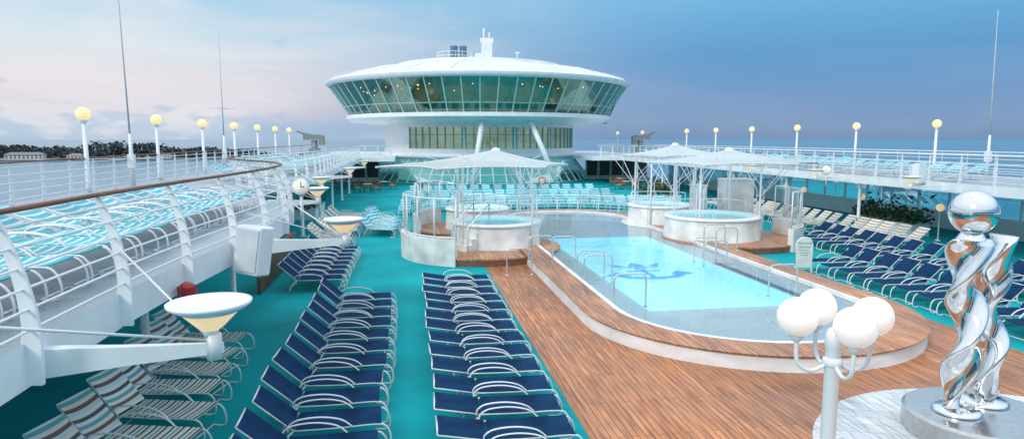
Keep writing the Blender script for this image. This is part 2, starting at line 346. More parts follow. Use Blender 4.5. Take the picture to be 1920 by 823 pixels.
# ------------------------------------------------------------ railings
def railing(path,z,label,hand=HAND,h=1.1,post_step=1.8,rails=5,postw=0.055,lean=0.0,drop=0.0,off=0.4,hr=0.036,rr=0.013,flat=True,side=1,name='railing'):
    rt=root(name,(path[0][0],path[0][1],z),0,label,'railing','guard rails along the decks')
    ox,oy=path[0]
    P=[Vector((x-ox,y-oy,0)) for x,y in path]
    g=MB(); g.tube([p+Vector((lean*side,0,h)) for p in P],hr,8,flat=(0.7,1.2)); g.obj('handrail',hand,rt)
    g=MB()
    for k in range(rails):
        hh=0.12+(h-0.25)*k/max(1,rails-1)
        g.tube([p+Vector((lean*side*(hh/h)**2,0,hh)) for p in P],rr,5)
    g.obj('rail',WTUBE,rt)
    posts=resample(P,post_step,off)
    tmpl=None
    for i,(p,t) in enumerate(posts[:95]):
        a=math.atan2(t.y,t.x)
        if tmpl is None:
            g=MB()
            qs=[i_/8 for i_ in range(1,9)]
            pts=[Vector((0,0.03 if drop else 0,-drop)),Vector((0,0.01,0))]+[Vector((0,-lean*side*(q)**2,h*q*.975)) for q in qs]
            rs=[postw*1.5,postw*1.4]+[postw*(1.3-.65*q) for q in qs]
            g.tube(pts,rs,4 if flat else 6,flat=(0.45,1.5) if flat else None)
            tmpl=g.obj('post',WHITE,rt,loc=p,rz=a)
        else:
            c=tmpl.copy(); COL.objects.link(c); c.location=p; c.rotation_euler=(0,0,a); c.parent=rt
    return rt
railing([(x+0.06,y) for x,y in redge if y<24.1],U,'white railing with varnished wooden handrail sweeping along the upper deck edge',drop=0.36,post_step=1.8,off=0.9,lean=0.22,side=-1,postw=0.052,rails=6)
railing([(x+0.04,y) for x,y in redge if y>=23.9],U,'long white railing along the upper deck edge',hand=WTUBE,drop=0.36,post_step=1.55,lean=0.1,side=-1,postw=0.045,rr=0.014)
railing([(-10.3,y) for y in range(0,92,4)],U,'white outboard railing above the sea',hand=HAND,post_step=1.55,rails=5,postw=0.04,rr=0.016)
railing([(21.2,y) for y in range(8,64,4)]+[(21.2,63)],U,'white railing over the pool side of the upper deck',hand=WTUBE,drop=0.36,post_step=1.55,postw=0.045,rr=0.016)
railing([(27.2,y) for y in range(14,92,4)],U,'white outboard railing above the sea',hand=WTUBE,post_step=1.55,postw=0.04,rr=0.018)
railing([(18.6,63.1),(21.2,63.1)],U,'short white railing at the end of the bridge deck',hand=WTUBE,post_step=1.2)
railing([(-4.35,63.1),(-1.5,63.1)],U,'short white railing at the end of the bridge deck',hand=WTUBE,post_step=1.2)
railing([(CX-.15+6.6*math.cos(R(q)),34+6.2*math.sin(R(q))) for q in range(20,161,6)],0,'low curved white railing around the far end of the pool',hand=WTUBE,h=1.0,post_step=1.3,postw=0.035,rr=0.012)

# ------------------------------------------------------------ windbreak walls
for X,lab in((27.0,'long white framed windbreak wall with teal glass panes'),(-10.2,'long white framed windbreak wall under the upper deck')):
    rt=root('windbreak_wall',(X,12,0),0,lab,'wall','windbreak walls along the ship sides')
    g=MB(); g.box((0,26,0.4),(0.16,54,0.8)); g.obj('parapet',WHITE,rt)
    fr=MB(); pane=None
    nb=27
    for i in range(nb+1):
        fr.box((0,-1+i*2,1.6),(0.14,0.09,1.6))
    fr.box((0,26,0.86),(0.15,54.1,0.08)); fr.box((0,26,2.36),(0.15,54.1,0.08)); fr.box((0,26,1.75),(0.06,54,0.03))
    fr.obj('frame',WHITE,rt)
    for i in range(nb):
        if pane is None:
            g=MB(); g.add([(0,.05,.9),(0,1.95,.9),(0,1.95,2.32),(0,.05,2.32)],[(0,1,2,3)]); pane=g.obj('window_pane',WGLASS,rt,loc=(0,-1,0))
        else:
            c=pane.copy(); COL.objects.link(c); c.parent=rt; c.location=(0,-1+2*i,0)
def mk_column():
    g=MB(); g.lathe([(0.0001,0),(0.14,0),(0.14,0.05),(0.075,0.08),(0.075,2.3),(0.13,2.36),(0.13,2.418)],12)
    o=g.obj('support_column',WHITE); return tag(o,'slim white steel column holding up the upper deck','column','columns under the upper decks')
c0=mk_column(); c0.location=(21.0+.5,16,0)
for i in range(1,8): copytree(c0,(21.5,16+6.2*i,0),0)
for y in(6.6,12.8,19,25.2,31.4,37.6,43.8,50,56.2): copytree(c0,(-4.9 if not 20<y<28 else -6.3,y,0),0)

# ------------------------------------------------------------ outboard globe lamps
rt=root('globe_lamp',(-10.25,23.1,U),0,'tall white deck lamp post with glowing yellow globe','lamp','globe lamps along the ship sides')
g=MB(); g.tube([(0,0,0),(0,0,0.3),(0,0,2.28)],[0.1,0.075,0.06],10); g.lathe([(0.06,2.2),(0.1,2.24),(0.12,2.32)],12); g.obj('post',WHITE,rt)
g=MB(); g.sphere((0,0,2.5),0.22,20); g.obj('globe',GLOBE,rt)
gl0=rt
for i in range(1,7): copytree(gl0,(-10.25,23.1+6.2*i,U),0)
for i in range(8):
    if i==6: continue
    copytree(gl0,(27.2,30.4+6.2*i,U),0)
copytree(gl0,(27.2,83,U),0)
rt=root('low_globe_lamp',(23.3,25.5,0),0,'short white lamp with a warm glowing globe between the loungers','lamp','low globe lamps')
g=MB(); g.lathe([(0.0001,0),(.12,0),(.12,.04),(.03,.08),(.03,1.3),(.07,1.34)],10); g.obj('post',WHITE,rt)
g=MB(); g.sphere((0,0,1.5),.17,14); g.obj('globe',SHADE,rt)
for x,y in((23.6,31),(23.5,36),(24.2,39),(23.4,43),(23.5,50)): copytree(rt,(x,y,0),0)

def bowl_lamp(loc,rz,arm=1.4,label='white uplight bowl lamp on a bracket arm beside the upper deck'):
    rt=root('bowl_lamp',loc,rz,label,'lamp','bowl lamps on bracket arms')
    g=MB()
    pts=[(-.05,0,-.03),(arm*.5,0,0.0),(arm+.1,0,0.03)]
    g.tube(pts,[0.19,0.12,0.065],4,flat=(1.0,0.5))
    g.tube([(arm+.02,0,-.07),(arm+.02,0,.16)],0.07,10)
    g.obj('arm',WHITE,rt)
    for dy,zz in((-1.5,.75),(1.5,.75),(.7,-.1)):
        g=MB(); g.tube([(0.05,dy,zz),(arm,0,0.1 if zz>0 else 0)],0.013,5); g.obj('tie_rod',WTUBE,rt)
    g=MB(); g.lathe([(0.0001,0.14),(0.06,0.14),(0.065,0.20)],20,(arm,0,0)); g.obj('lamp_base',WHITE,rt)
    g=MB(); g.lathe([(0.07,0.20),(0.12,0.24),(0.25,0.375),(0.25,0.38)],28,(arm,0,0)); g.obj('lamp_shade',SHADE,rt)
    g=MB(); g.lathe([(0.245,0.37),(0.33,0.415),(0.36,0.44),(0.365,0.465),(0.34,0.465),(0.22,0.44),(0.0001,0.43)],32,(arm,0,0)); g.obj('bowl_rim',WHITE,rt)
    return rt
b0=bowl_lamp((-3.2,6.15,2.58),0)
for x,y in((-2.6,12.4),(-4.15,20.6),(-4.75,26.4),(-4.35,34.6),(-4.35,46)): copytree(b0,(x,y,2.58),0)
for y in(23.2,29.4,35.6,41.8,48): copytree(b0,(21.2,y,2.58),math.pi)

# ------------------------------------------------------------ sun loungers
def lounger(kind,sling,ang,label,group,simple=False,W=0.305):
    A=R(ang); ca,sa=math.cos(A),math.sin(A); px=-0.30; pz=0.37; bl=0.72
    fr=MB();st=MB();bk=MB();ar=MB()
    n=6 if not simple else 4
    tr=0.0145
    for s_ in(-1,1):
        y=s_*W
        foot=smoothpath([(px,y,pz-.002),(0.3,y,pz-.012),(0.85,y,pz-.002),(1.0,y,0.32),(1.06,y,0.17),(1.03,y,0.015),(0.85,y,0.015)],3 if not simple else 2)
        fr.tube(foot,tr,n)
        fr.tube([(px,y,pz),(-0.50,y,0.18),(-0.56,y,0.015)],tr,n)
        arm=smoothpath([(-0.38,y*1.04,0.36),(-0.36,y*1.07,0.46),(-0.22,y*1.09,0.535),(0.08,y*1.09,0.55),(0.36,y*1.08,0.49),(0.52,y*1.05,0.36)],4 if not simple else 2)
        ar.tube(arm,tr*1.05,n,flat=(0.8,1.2))
        bk.cur=1; bk.tube([(px,y,pz-.004),(px-bl*ca,y,pz+bl*sa-.004)],tr,n)
    fr.tube([(0.85,-W,0.015),(0.85,W,0.015)],tr*.9,n); fr.tube([(-0.56,-W,0.015),(-0.56,W,0.015)],tr*.9,n)
    bk.tube([(px-bl*ca,-W,pz+bl*sa-.004),(px-bl*ca,W,pz+bl*sa-.004)],tr,n)
    def sling_(g,p0,p1,seg,sag):
        rows=[]; dx,dz=p1[0]-p0[0],p1[1]-p0[1]; ln=math.hypot(dx,dz); nx,nz=-dz/ln,dx/ln
        if nz<0: nx,nz=-nx,-nz
        for i in range(seg+1):
            t=i/seg
            row=[]
            for j in range(7):
                v=j/6; s2=0.014-sag*4*v*(1-v)*(0.35+0.65*math.sin(math.pi*t))
                row.append((p0[0]+dx*t+nx*s2,(v-.5)*2*(W+.006),p0[1]+dz*t+nz*s2))
            rows.append(row)
        vs=[p for r_ in rows for p in r_]; o=len(vs)
        vs+= [(x-nx*.018,y,z-nz*.018) for x,y,z in vs]
        fs=[]
        for i in range(seg):
            for j in range(6):
                a=i*7+j; fs.append((a,a+7,a+8,a+1)); fs.append((o+a,o+a+1,o+a+8,o+a+7))
            fs.append((i*7,o+i*7,o+i*7+7,i*7+7)); fs.append((i*7+6,i*7+13,o+i*7+13,o+i*7+6))
        fs.append(tuple(range(7))+tuple(o+k for k in range(6,-1,-1))); k=seg*7; fs.append(tuple(k+q for q in range(6,-1,-1))+tuple(o+k+q for q in range(7)))
        g.add(vs,fs)
    sling_(st,(px+.02,pz),(0.93,pz),6,0.028)
    bk.cur=0; sling_(bk,(px-.02*ca,pz+.02*sa),(px-(bl-.005)*ca,pz+(bl-.005)*sa),4,0.028)
    if simple:
        g=MB()
        g.add(fr.v,fr.f); g.add(ar.v,ar.f); o=len(g.v)
        g.v+=bk.v
        for f,mi in zip(bk.f,bk.m): g.f.append([i+o for i in f]); g.m.append(0 if mi==1 else 1); g.sm.append(False)
        g.cur=1; g.add(st.v,st.f)
        ob=g.obj(kind,[WTUBE,sling]); tag(ob,label,'lounger',group); ob.location=(0,0,-500); return ob
    rt=root(kind,(0,0,-500),0,label,'lounger',group)
    fr.obj('frame',WTUBE,rt); st.obj('seat',sling,rt)
    bk.obj('backrest',[sling,WTUBE],rt)
    h=len(ar.v)//2
    for half in(0,1):
        g=MB(); g.v=ar.v[half*h:(half+1)*h]; nf=len(ar.f)//2
        g.f=[[i-half*h for i in f] for f in ar.f[half*nf:(half+1)*nf]]; g.m=[0]*nf; g.sm=[True]*nf
        g.obj('armrest',WTUBE,rt)
    return rt
protos=[]
def place(proto,lst):
    for x,y,z,rz in lst: copytree(proto,(x,y,z),rz)
    protos.append(proto)
J=lambda a:random.uniform(-a,a)
G_='sun loungers on the ship'
p=lounger('sun_lounger',NAVY,10,'navy fabric sun lounger with white frame, nearly flat',G_,W=.315)
place(p,[(1.38+J(.04),8.0+i*0.87+J(.03),0,J(.035)) for i in range(14)])
p2=lounger('sun_lounger',NAVY,42,'navy fabric sun lounger with raised backrest and white frame',G_)
place(p2,[(-1.42+J(.05),7.9+i*0.86+J(.03),0,J(.05)) for i in range(12)]+
      [(-2.95+J(.04),20.0+i*0.78,0,J(.03)) for i in range(8)]+
      [(14.5+J(.06),11.6+i*0.86,0,math.pi+J(.07)) for i in range(11)]+
      [(17.6+J(.06),15.0+i*0.86,0,math.pi+J(.07)) for i in range(14)])
p3=lounger('sun_lounger',MULTI,50,'striped strap sun lounger with raised backrest on teal deck',G_)
place(p3,[(-3.75-0.10*i+J(.05),7.6+i*0.95,0,R(-12)+J(.07)) for i in range(8)])
p4=lounger('sun_lounger',AQUA,20,'aqua and white strap sun lounger on the upper deck',G_)
place(p4,[(-4.75+J(.04),4.6+i*0.78+J(.03),U,J(.04)) for i in range(17)])
p4b=lounger('sun_lounger',AQUA,25,'aqua and white strap sun lounger on the upper deck',G_,simple=True)
place(p4b,[(-8.6+J(.1),11.4+i*0.85+J(.05),U,J(.1)) for i in range(4)]+
      [((-6.9 if i<4 else -5.9)+J(.08),27.5+i*1.0,U,J(.08)) for i in range(30)]+
      [(-8.8+J(.08),38+i*1.2,U,J(.08)) for i in range(14)]+
      [(22.9+J(.08),24+i*1.05,U,math.pi+J(.08)) for i in range(32)]+
      [(25.4+J(.08),36+i*1.6,U,math.pi+J(.08)) for i in range(12)])
p5=lounger('sun_lounger',AQUA,45,'aqua and white strap sun lounger facing the pool',G_,simple=True)
place(p5,[(-0.2+i*0.78,42.0+.035*(i-10.5)**2*-.6+J(.1),0,R(-90)+J(.08)) for i in range(22)]+[(0.2+i*0.8,46.5+J(.1),0,R(-90)+J(.08)) for i in range(19)]+
      [(0.5+i*0.95,51.5+J(.15),0,R(-90)+J(.1)) for i in range(16)]+
      [(-1.4+J(.1),31+i*0.8,0,R(-30)+J(.06)) for i in range(7)])
p6=lounger('sun_lounger',PALE,42,'pale striped sun lounger under the upper deck edge',G_,simple=True)
place(p6,[(20.4+J(.1),24+i*0.9,0,math.pi+J(.08)) for i in range(20)]+[(-3.4+J(.1),28+i*0.85,0,J(.06)) for i in range(12)])
for pr in set(protos):
    for c in list(pr.children): bpy.data.objects.remove(c)
    bpy.data.objects.remove(pr)

rt=root('armchair',(0,0,-500),0,'brown wicker armchair on the teal deck','chair','armchairs under the bridge deck')
for x in(-.25,.25):
    for y in(-.25,.25):
        g=MB(); g.tube([(x,y,0),(x,y,.64)],.022,5); g.obj('leg',BROWN,rt)
g=MB(); g.box((0,0,.43),(.52,.52,.09)); g.obj('seat',mat('tan_cushion',(0.5,0.30,0.16),0.7),rt)
g=MB(); g.box((0,.27,.68),(.54,.05,.46),rx=R(-8)); g.obj('backrest',BROWN,rt)
for x in(-.27,.27):
    g=MB(); g.box((x,0,.65),(.06,.54,.04)); g.obj('armrest',BROWN,rt)
ac=rt
rt=root('cafe_table',(0,0,-500),0,'round cafe table with pale top','table','cafe tables under the bridge deck')
g=MB(); g.lathe([(0.0001,0),(.25,0),(.25,.03),(.03,.06),(.03,.7)],12); g.obj('pedestal',GREY,rt)
g=MB(); g.lathe([(0.03,.70),(.42,.70),(.42,.74),(.0001,.74)],20); g.obj('table_top',CREAM,rt)
ct=rt
for i,(x,y) in enumerate([(19.6,57),(21.8,58.5),(20.6,61.5),(23.2,62),(22.0,54.5),(24,57),(-3.5,57),(-2.2,60),(-5.5,61)]):
    copytree(ct,(x,y,0),0)
    copytree(ac,(x-.8,y,0),R(90)+J(.3)); copytree(ac,(x+.8,y+.1,0),R(-90)+J(.3))
    if i%2==0: copytree(ac,(x,y+.85,0),J(.3))
for pr in(ac,ct):
    for c in list(pr.children): bpy.data.objects.remove(c)
    bpy.data.objects.remove(pr)

# ------------------------------------------------------------ swimming pool
def stadium(cx,y0,y1,r,z=None,n=24):
    P=[]
    for i in range(n+1): a=math.pi+math.pi*i/n; P.append((cx+r*math.cos(a),y0+r*math.sin(a)))
    ys=sorted(set([y0+(y1-y0)*k/12 for k in range(1,12)]+[max(PY0,y0+.01),PY1]))
    P+=[(cx+r,y) for y in ys]
    for i in range(n+1): a=math.pi*i/n; P.append((cx+r*math.cos(a),y1+r*math.sin(a)))
    P+=[(cx-r,y) for y in ys[::-1]]
    return P if z is None else [(x,y,z) for x,y in P]
pc=8.3; ya,yb=15.2,34.0
rt=root('swimming_pool',(0,0,0),0,'long rounded swimming pool with teak coping and pale ledge','pool')
g=MB()
S=lambda r,z:stadium(pc,ya,yb,r,z)
g.strip(S(4.10,0.006),S(4.06,0.30),smooth=True); g.strip(S(4.0,0.30),S(4.0,0.31),smooth=True)
g.strip(S(3.22,0.33),S(3.22,0.18)); g.strip(S(4.06,0.30),S(4.0,0.302))
g.obj('kerb',KERBM,rt)
g=MB(); g.strip(S(4.10,0.30),S(4.13,0.34),smooth=True); g.strip(S(4.13,0.34),S(3.34,0.36)); g.strip(S(4.10,0.30),S(4.0,0.299))
g.obj('coping',TEAKR,rt)
g=MB(); g.strip(S(3.34,0.361),S(3.20,0.363)); g.strip(S(3.20,.363),S(3.20,.26)); g.obj('inner_edge',KERBM,rt)
g=MB(); st=S(3.23,0.2)
cl=[(min(max(x,PX0),PX1),min(max(y,PY0),PY1),0.2) for x,y,z in st]
g.strip(st,cl); g.obj('ledge',PEB,rt)
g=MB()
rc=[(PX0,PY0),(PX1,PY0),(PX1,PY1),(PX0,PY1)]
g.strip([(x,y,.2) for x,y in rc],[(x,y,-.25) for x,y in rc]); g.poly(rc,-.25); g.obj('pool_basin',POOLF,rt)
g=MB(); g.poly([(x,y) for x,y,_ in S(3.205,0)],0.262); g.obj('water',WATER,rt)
g=MB(); g.box((10.66,18.6,0.206),(0.22,5.2,0.01)); g.obj('drain_grate',DARK,rt)
g=MB(); ex,ey,ez=8.4,22.0,-0.243
zz=[0]; SXE,SYE=.90,.66
def pl(pts):
    zz[0]+=1; g.poly([(ex+x*SXE,ey+y*SYE) for x,y in pts],ez+zz[0]*0.0012)
pl([(-.11,-1.5),(.11,-1.5),(.11,.75),(-.11,.75)])
pl([(-.7,.40),(.7,.40),(.7,.60),(-.7,.60)])
arc=[(1.45*math.cos(a),-.35+1.25*math.sin(a)) for a in [math.pi*1.08+math.pi*.84*i/16 for i in range(17)]]
arc2=[(1.18*math.cos(a),-.35+.86*math.sin(a)) for a in [math.pi*1.08+math.pi*.84*i/16 for i in range(17)]]
for i in range(16): pl([arc[i],arc[i+1],arc2[i+1],arc2[i]])
for s_ in(-1,1):
    pl([(-1.85,-.62),(-1.25,.15),(-.8,-.7)] if s_<0 else [(.8,-.7),(1.25,.15),(1.85,-.62)])
for i in range(12):
    a,b_=2*math.pi*i/12,2*math.pi*(i+1)/12
    pl([(.26*math.cos(a),.95+.24*math.sin(a)),(.26*math.cos(b_),.95+.24*math.sin(b_)),(.13*math.cos(b_),.95+.12*math.sin(b_)),(.13*math.cos(a),.95+.12*math.sin(a))])
pl([(-.85,1.3),(.85,1.3),(.85,1.42),(-.85,1.42)])
for a,b_,c in(((-.9,1.52),(-1.15,2.35),(-.45,1.52)),((-.42,1.52),(0,2.6),(.42,1.52)),((.45,1.52),(1.15,2.35),(.9,1.52))): pl([a,b_,c])
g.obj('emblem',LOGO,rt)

def pool_rail(loc,rz,span=0.85,h=0.88,label='white curved tubular pool handrail'):
    g=MB()
    g.tube(smoothpath([(0,0,0),(0,0,h*.5),(0,0,h-.18),(0.05,0,h-.04),(0.18,0,h),(span*.5,0,h),(span-.18,0,h),(span-.05,0,h-.04),(span,0,h-.18),(span,0,h*.5),(span,0,0)],3),0.023,8)
    g.lathe([(0.0001,0.02),(0.05,0.02),(0.055,0)],10); g.lathe([(0.0001,0.02),(0.05,0.02),(0.055,0)],10,(span,0,0))
    o=g.obj('handrail',mat('pale_steel_rail',(0.62,0.66,0.69),0.25,metal=0.5),None,loc,rz); return tag(o,label,'handrail','pool handrails')
h0=pool_rail((5.15,15.75,.2),0)
for l in((5.15,18.6,.2),(5.15,19.4,.2),(9.75,16.3,.2),(9.9,20.6,.2),(9.9,21.4,.2),(3.2,21.2,.005),(4.1,22.0,.3),(11.3,22.6,.35),(11.3,23.6,.35),(5.0,22.4,.2)):
    copytree(h0,l,J(.1))

# ------------------------------------------------------------ hot tubs with platforms
def hot_tub(c,r,label):
    rt=root('hot_tub',(c[0],c[1],0),0,label,'hot tub','raised round hot tubs')
    g=MB(); g.lathe([(r+.14,0.0),(r+.06,0.12),(r+.0,1.12)],48); g.obj('tub_wall',MARBLE,rt)
    g=MB(); g.lathe([(r-.02,1.12),(r+.06,1.14),(r+.08,1.2),(r+.02,1.25),(r-.28,1.25),(r-.32,1.2)],48); g.obj('rim',WHITE,rt)
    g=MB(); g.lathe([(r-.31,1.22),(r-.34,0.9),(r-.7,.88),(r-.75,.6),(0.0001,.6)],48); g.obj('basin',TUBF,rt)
    g=MB(); g.poly([((r-.3)*math.cos(a*math.pi/24),(r-.3)*math.sin(a*math.pi/24)) for a in range(48)],1.16); g.obj('water',WATER,rt)
    g=MB()
    for a0,a1 in((.3,2.4),):
        g.tube([(r*math.cos(a0+(a1-a0)*i/10),r*math.sin(a0+(a1-a0)*i/10),1.75) for i in range(11)],.02,6)
        for i in(0,5,10):
            a=a0+(a1-a0)*i/10; g.tube([(r*math.cos(a),r*math.sin(a),1.25),(r*math.cos(a),r*math.sin(a),1.75)],.02,6)
    g.obj('grab_rail',WTUBE,rt)
    return rt
TUBS=[((3.5,26.2),1.75),((3.3,31.4),1.5),((13.1,26.7),2.0),((12.7,31.6),1.6)]
for i,(c,r) in enumerate(TUBS): hot_tub(c,r,'round raised hot tub with pale marble wall and white rim')
def platform(c,r,z,top=None):
    g=MB(); g.lathe([(r,0.0),(r,z-.05)],48,(c[0],c[1],0)); g.cur=1
    g.lathe([(r+.03,z-.06),(r+.03,z)],48,(c[0],c[1],0))
    g.poly([(c[0]+(r+.03)*math.cos(a*math.pi/24),c[1]+(r+.03)*math.sin(a*math.pi/24)) for a in range(48)],z)
    if top: o=g.obj('stone_platform',[MARBLE,MARBLE]); return tag(o,'low round pale stone platform around a hot tub','platform','platforms around the hot tubs')
    o=g.obj('wooden_platform',[BROWN,TEAKR]); return tag(o,'low round teak platform around a hot tub','platform','platforms around the hot tubs')
platform((2.9,25.8),3.1,0.28)
platform((13.8,26.4),2.85,0.28); platform((2.9,31.6),2.5,0.26); platform((13.3,31.6),2.5,0.27,True)
def screen(c,r,a0,a1,label):
    rt=root('glass_screen',(c[0],c[1],0),0,label,'screen','curved glass screens beside the hot tubs')
    n=14
    g=MB(); g.lathe([(r-.12,0),(r-.12,0.95),(r+.12,0.95),(r+.12,0)],n,(0,0,0),a0,a1,smooth=False)
    for a in(a0,a1):
        ca,sa=math.cos(a),math.sin(a)
        g.add([((r-.12)*ca,(r-.12)*sa,0),((r+.12)*ca,(r+.12)*sa,0),((r+.12)*ca,(r+.12)*sa,.95),((r-.12)*ca,(r-.12)*sa,.95)],[(0,1,2,3)])
    g.obj('marble_wall',MARBLE,rt)
    k=5
    fr=MB()
    for i in range(k+1):
        a=a0+(a1-a0)*i/k; fr.tube([(r*math.cos(a),r*math.sin(a),.95),(r*math.cos(a),r*math.sin(a),2.4)],.028,6)
    for z in(1.02,2.4): fr.tube([(r*math.cos(a0+(a1-a0)*i/12),r*math.sin(a0+(a1-a0)*i/12),z) for i in range(13)],.026,6)
    fr.obj('frame',WTUBE,rt)
    for i in range(k):
        b0_=a0+(a1-a0)*(i+.06)/k; b1=a0+(a1-a0)*(i+.94)/k
        g=MB(); g.lathe([(r,1.05),(r,2.35)],4,(0,0,0),b0_,b1); g.obj('glass_pane',CGLASS,rt)
screen((2.9,25.8),3.1,R(165),R(246),'curved marble wall with clear glass screen beside a hot tub')
screen((13.8,26.4),2.85,R(-62),R(20),'curved marble wall with clear glass screen beside a hot tub')
screen((2.9,31.6),2.6,R(120),R(200),'curved marble wall with clear glass screen beside a hot tub')
for (x,y,sx,sy,h) in((15.4,29.0,1.4,0.9,2.6),(13.7,29.4,0.5,0.8,2.3)):
    g=MB(); g.box((0,0,h/2),(sx,sy,h)); g.box((0,0,h+.03),(sx+.08,sy+.08,.06)); g.box((sx*.5+.25,0,h*.2),(.5,sy*.8,h*.4))
    tag(g.obj('marble_pier',MARBLE,None,(x,y,0)),'pale marble pier with a lower step beside the hot tubs','pier','marble piers between the hot tubs')
rt=root('access_steps',(1.9,24.6,0.28),R(40),'small white steps with sloping handrails up to a hot tub','steps')
g=MB()
for i in range(4): g.box((0.14+i*.26,0,(0.22*(i+1))/2),(0.26,0.8,0.22*(i+1)))
g.obj('tread',MARBLE,rt)
for s_ in(-1,1):
    g=MB(); g.tube([(0,s_*.42,0),(0,s_*.42,0.9),(1.2,s_*.42,1.75),(1.2,s_*.42,0.95)],.035,6); g.obj('handrail',WTUBE,rt)

# ------------------------------------------------------------ canopies
def canopy(c,poly,pz,ez,label,leg_c,leg_r=1.9):
    rt=root('canopy',(c[0],c[1],0),0,label,'canopy','white tent canopies over the hot tubs')
    n=len(poly); g=MB(); rings=[]
    K=6
    for k in range(K+1):
        t=k/K; row=[]
        for i in range(n):
            for s_ in range(5):
                q=s_/5; x=poly[i][0]*(1-q)+poly[(i+1)%n][0]*q; y=poly[i][1]*(1-q)+poly[(i+1)%n][1]*q
                pull=1-0.09*math.sin(math.pi*q)*t
                z=pz+(ez-pz)*t-0.08*math.sin(math.pi*t)-0.05*math.sin(math.pi*q)*math.sin(math.pi*t)+0.05*math.sin(math.pi*q)*t
                tt=max(t,0.02)
                row.append(((x-c[0])*tt*pull,(y-c[1])*tt*pull,z))
        rings.append(row)
    for k in range(K): g.strip(rings[k],rings[k+1],smooth=False)
    g.obj('roof',FABRIC,rt)
    g=MB(); g.lathe([(0.0001,pz+.10),(0.16,pz+.05),(0.2,pz-.04)],12); g.obj('cap',WHITE,rt)
    fr=MB()
    for i in range(n):
        x,y=poly[i][0]-c[0],poly[i][1]-c[1]
        fr.tube([(0,0,pz-.10),(x*.5,y*.5,(pz+ez)/2-.15),(x,y,ez-.03)],.03,5)
        x2,y2=poly[(i+1)%n][0]-c[0],poly[(i+1)%n][1]-c[1]
        fr.tube([(x*.55,y*.55,pz-.62),(x2*.55,y2*.55,pz-.62)],.02,5)
        fr.tube([(x*.55,y*.55,pz-.62),(x*.95,y*.95,ez-.06)],.018,5)
        fr.tube([rings[K][i*5+s_] if s_<5 else rings[K][((i+1)%n)*5] for s_ in range(6)],.018,5)
        fr.tube([(x*.3,y*.3,pz-.62),(x*.6,y*.6,pz-.25)],.016,4)
    fr.obj('frame',WTUBE,rt)
    for i in range(4):
        a=R(45+90*i); lx,ly=leg_c[0]-c[0]+leg_r*math.cos(a),leg_c[1]-c[1]+leg_r*math.sin(a)
        sx=1 if i in(0,3) else -1; sy=1 if i<2 else -1
        g=MB(); g.tube([(lx,ly,0.2),(lx,ly,pz-.60)],.042,8)
        for d in(-.16,.16): g.tube([(lx+d,ly,0.25),(lx+d,ly,2.4),(lx*.3,ly*.3,pz-.3)],.017,5)
        for k in range(6): zc=.5+k*.32; g.tube([(lx-.16,ly,zc),(lx+.16,ly,zc+.3)],.011,4)
        g.tube([(lx,ly,2.1),(lx+sx*1.1,ly+sy*.5,ez-.1)],.017,4); g.tube([(lx,ly,2.1),(lx+sx*.4,ly+sy*1.1,ez-.1)],.017,4)
        g.obj('post',WTUBE,rt)
    return rt
mir=lambda P:[(2*8.25-x,y) for x,y in P][::-1]
cp=[(-1.2,25.0),(1.0,22.9),(4.9,23.3),(6.6,26.6),(5.2,29.9),(1.2,29.6)]
canopy((3.55,26.5),cp,4.08,3.48,'white pitched tent canopy on thin struts over a hot tub',(3.4,26.2))
cq=[(0.6,30.2),(1.6,28.9),(4.9,29.1),(6.0,31.4),(5,33.9),(1.6,33.8)]
cp2=[(10.2,27.0),(11.4,23.9),(15.0,23.5),(17.2,25.4),(16.2,29.6),(11.8,29.9)]
canopy((13.9,26.9),cp2,4.06,3.52,'white pitched tent canopy on thin struts over a hot tub',(13.3,26.8))
canopy((13.4,31.6),mir(cq),4.24,3.72,'smaller white tent canopy behind another over a hot tub',(12.8,31.4),1.6)

# ------------------------------------------------------------ observation lounge
rt=root('observation_lounge',(CX,77.5,0),0,'large round white lounge tower with outward slanting teal windows','building')
g=MB(); g.lathe([(16.85,10.2),(17.15,10.28)],96); g.lathe([(17.15,10.28),(17.32,10.4),(17.32,10.72)],96); g.lathe([(17.32,10.72),(16.95,10.9)],96,smooth=False)
g.cur=1; RP=[(16.95,10.9),(15.2,11.45),(13.0,12.0),(9.6,12.55)]
for a_,b_ in zip(RP,RP[1:]): g.lathe([a_,b_],48,smooth=False)
g.lathe([(9.6,12.55),(9.5,12.85)],48,smooth=False); g.lathe([(9.5,12.85),(5,13.15),(0.001,13.2)],48,smooth=False); g.obj('roof',[WHITE,ROOFW],rt)
g=MB()
for i in range(24):
    a=2*math.pi*i/24
    g.tube([(r_*math.cos(a),r_*math.sin(a),z_+.03) for r_,z_ in RP],.05,4)
g.tube([(13.0*math.cos(2*math.pi*i/96),13.0*math.sin(2*math.pi*i/96),12.02) for i in range(96)],.05,4,closed=True)
g.obj('roof_rib',WTUBE,rt)
g=MB(); g.lathe([(14.8,7.13),(15.2,7.08)],96); g.lathe([(15.2,7.08),(15.25,6.7)],96); g.lathe([(15.25,6.7),(14.9,6.42),(11.3,6.1),(11.0,6.0)],96,smooth=True); g.obj('soffit_band',WHITE,rt)
g=MB()
for i in range(0,96,2):
    a=2*math.pi*i/96; g.tube([(16.5*math.cos(a),16.5*math.sin(a),10.98),(16.5*math.cos(a),16.5*math.sin(a),11.25)],.025,4)
g.tube([(16.5*math.cos(2*math.pi*i/96),16.5*math.sin(2*math.pi*i/96),11.25) for i in range(96)],.02,4,closed=True)
g.obj('roof_edge',WHITE,rt)
NP=60; RB,RT,ZB,ZT=14.85,16.95,7.1,10.24
fr=MB()
for i in range(NP):
    a=2*math.pi*i/NP
    fr.tube([(RB*math.cos(a),RB*math.sin(a),ZB),(RT*math.cos(a),RT*math.sin(a),ZT)],.08,4)
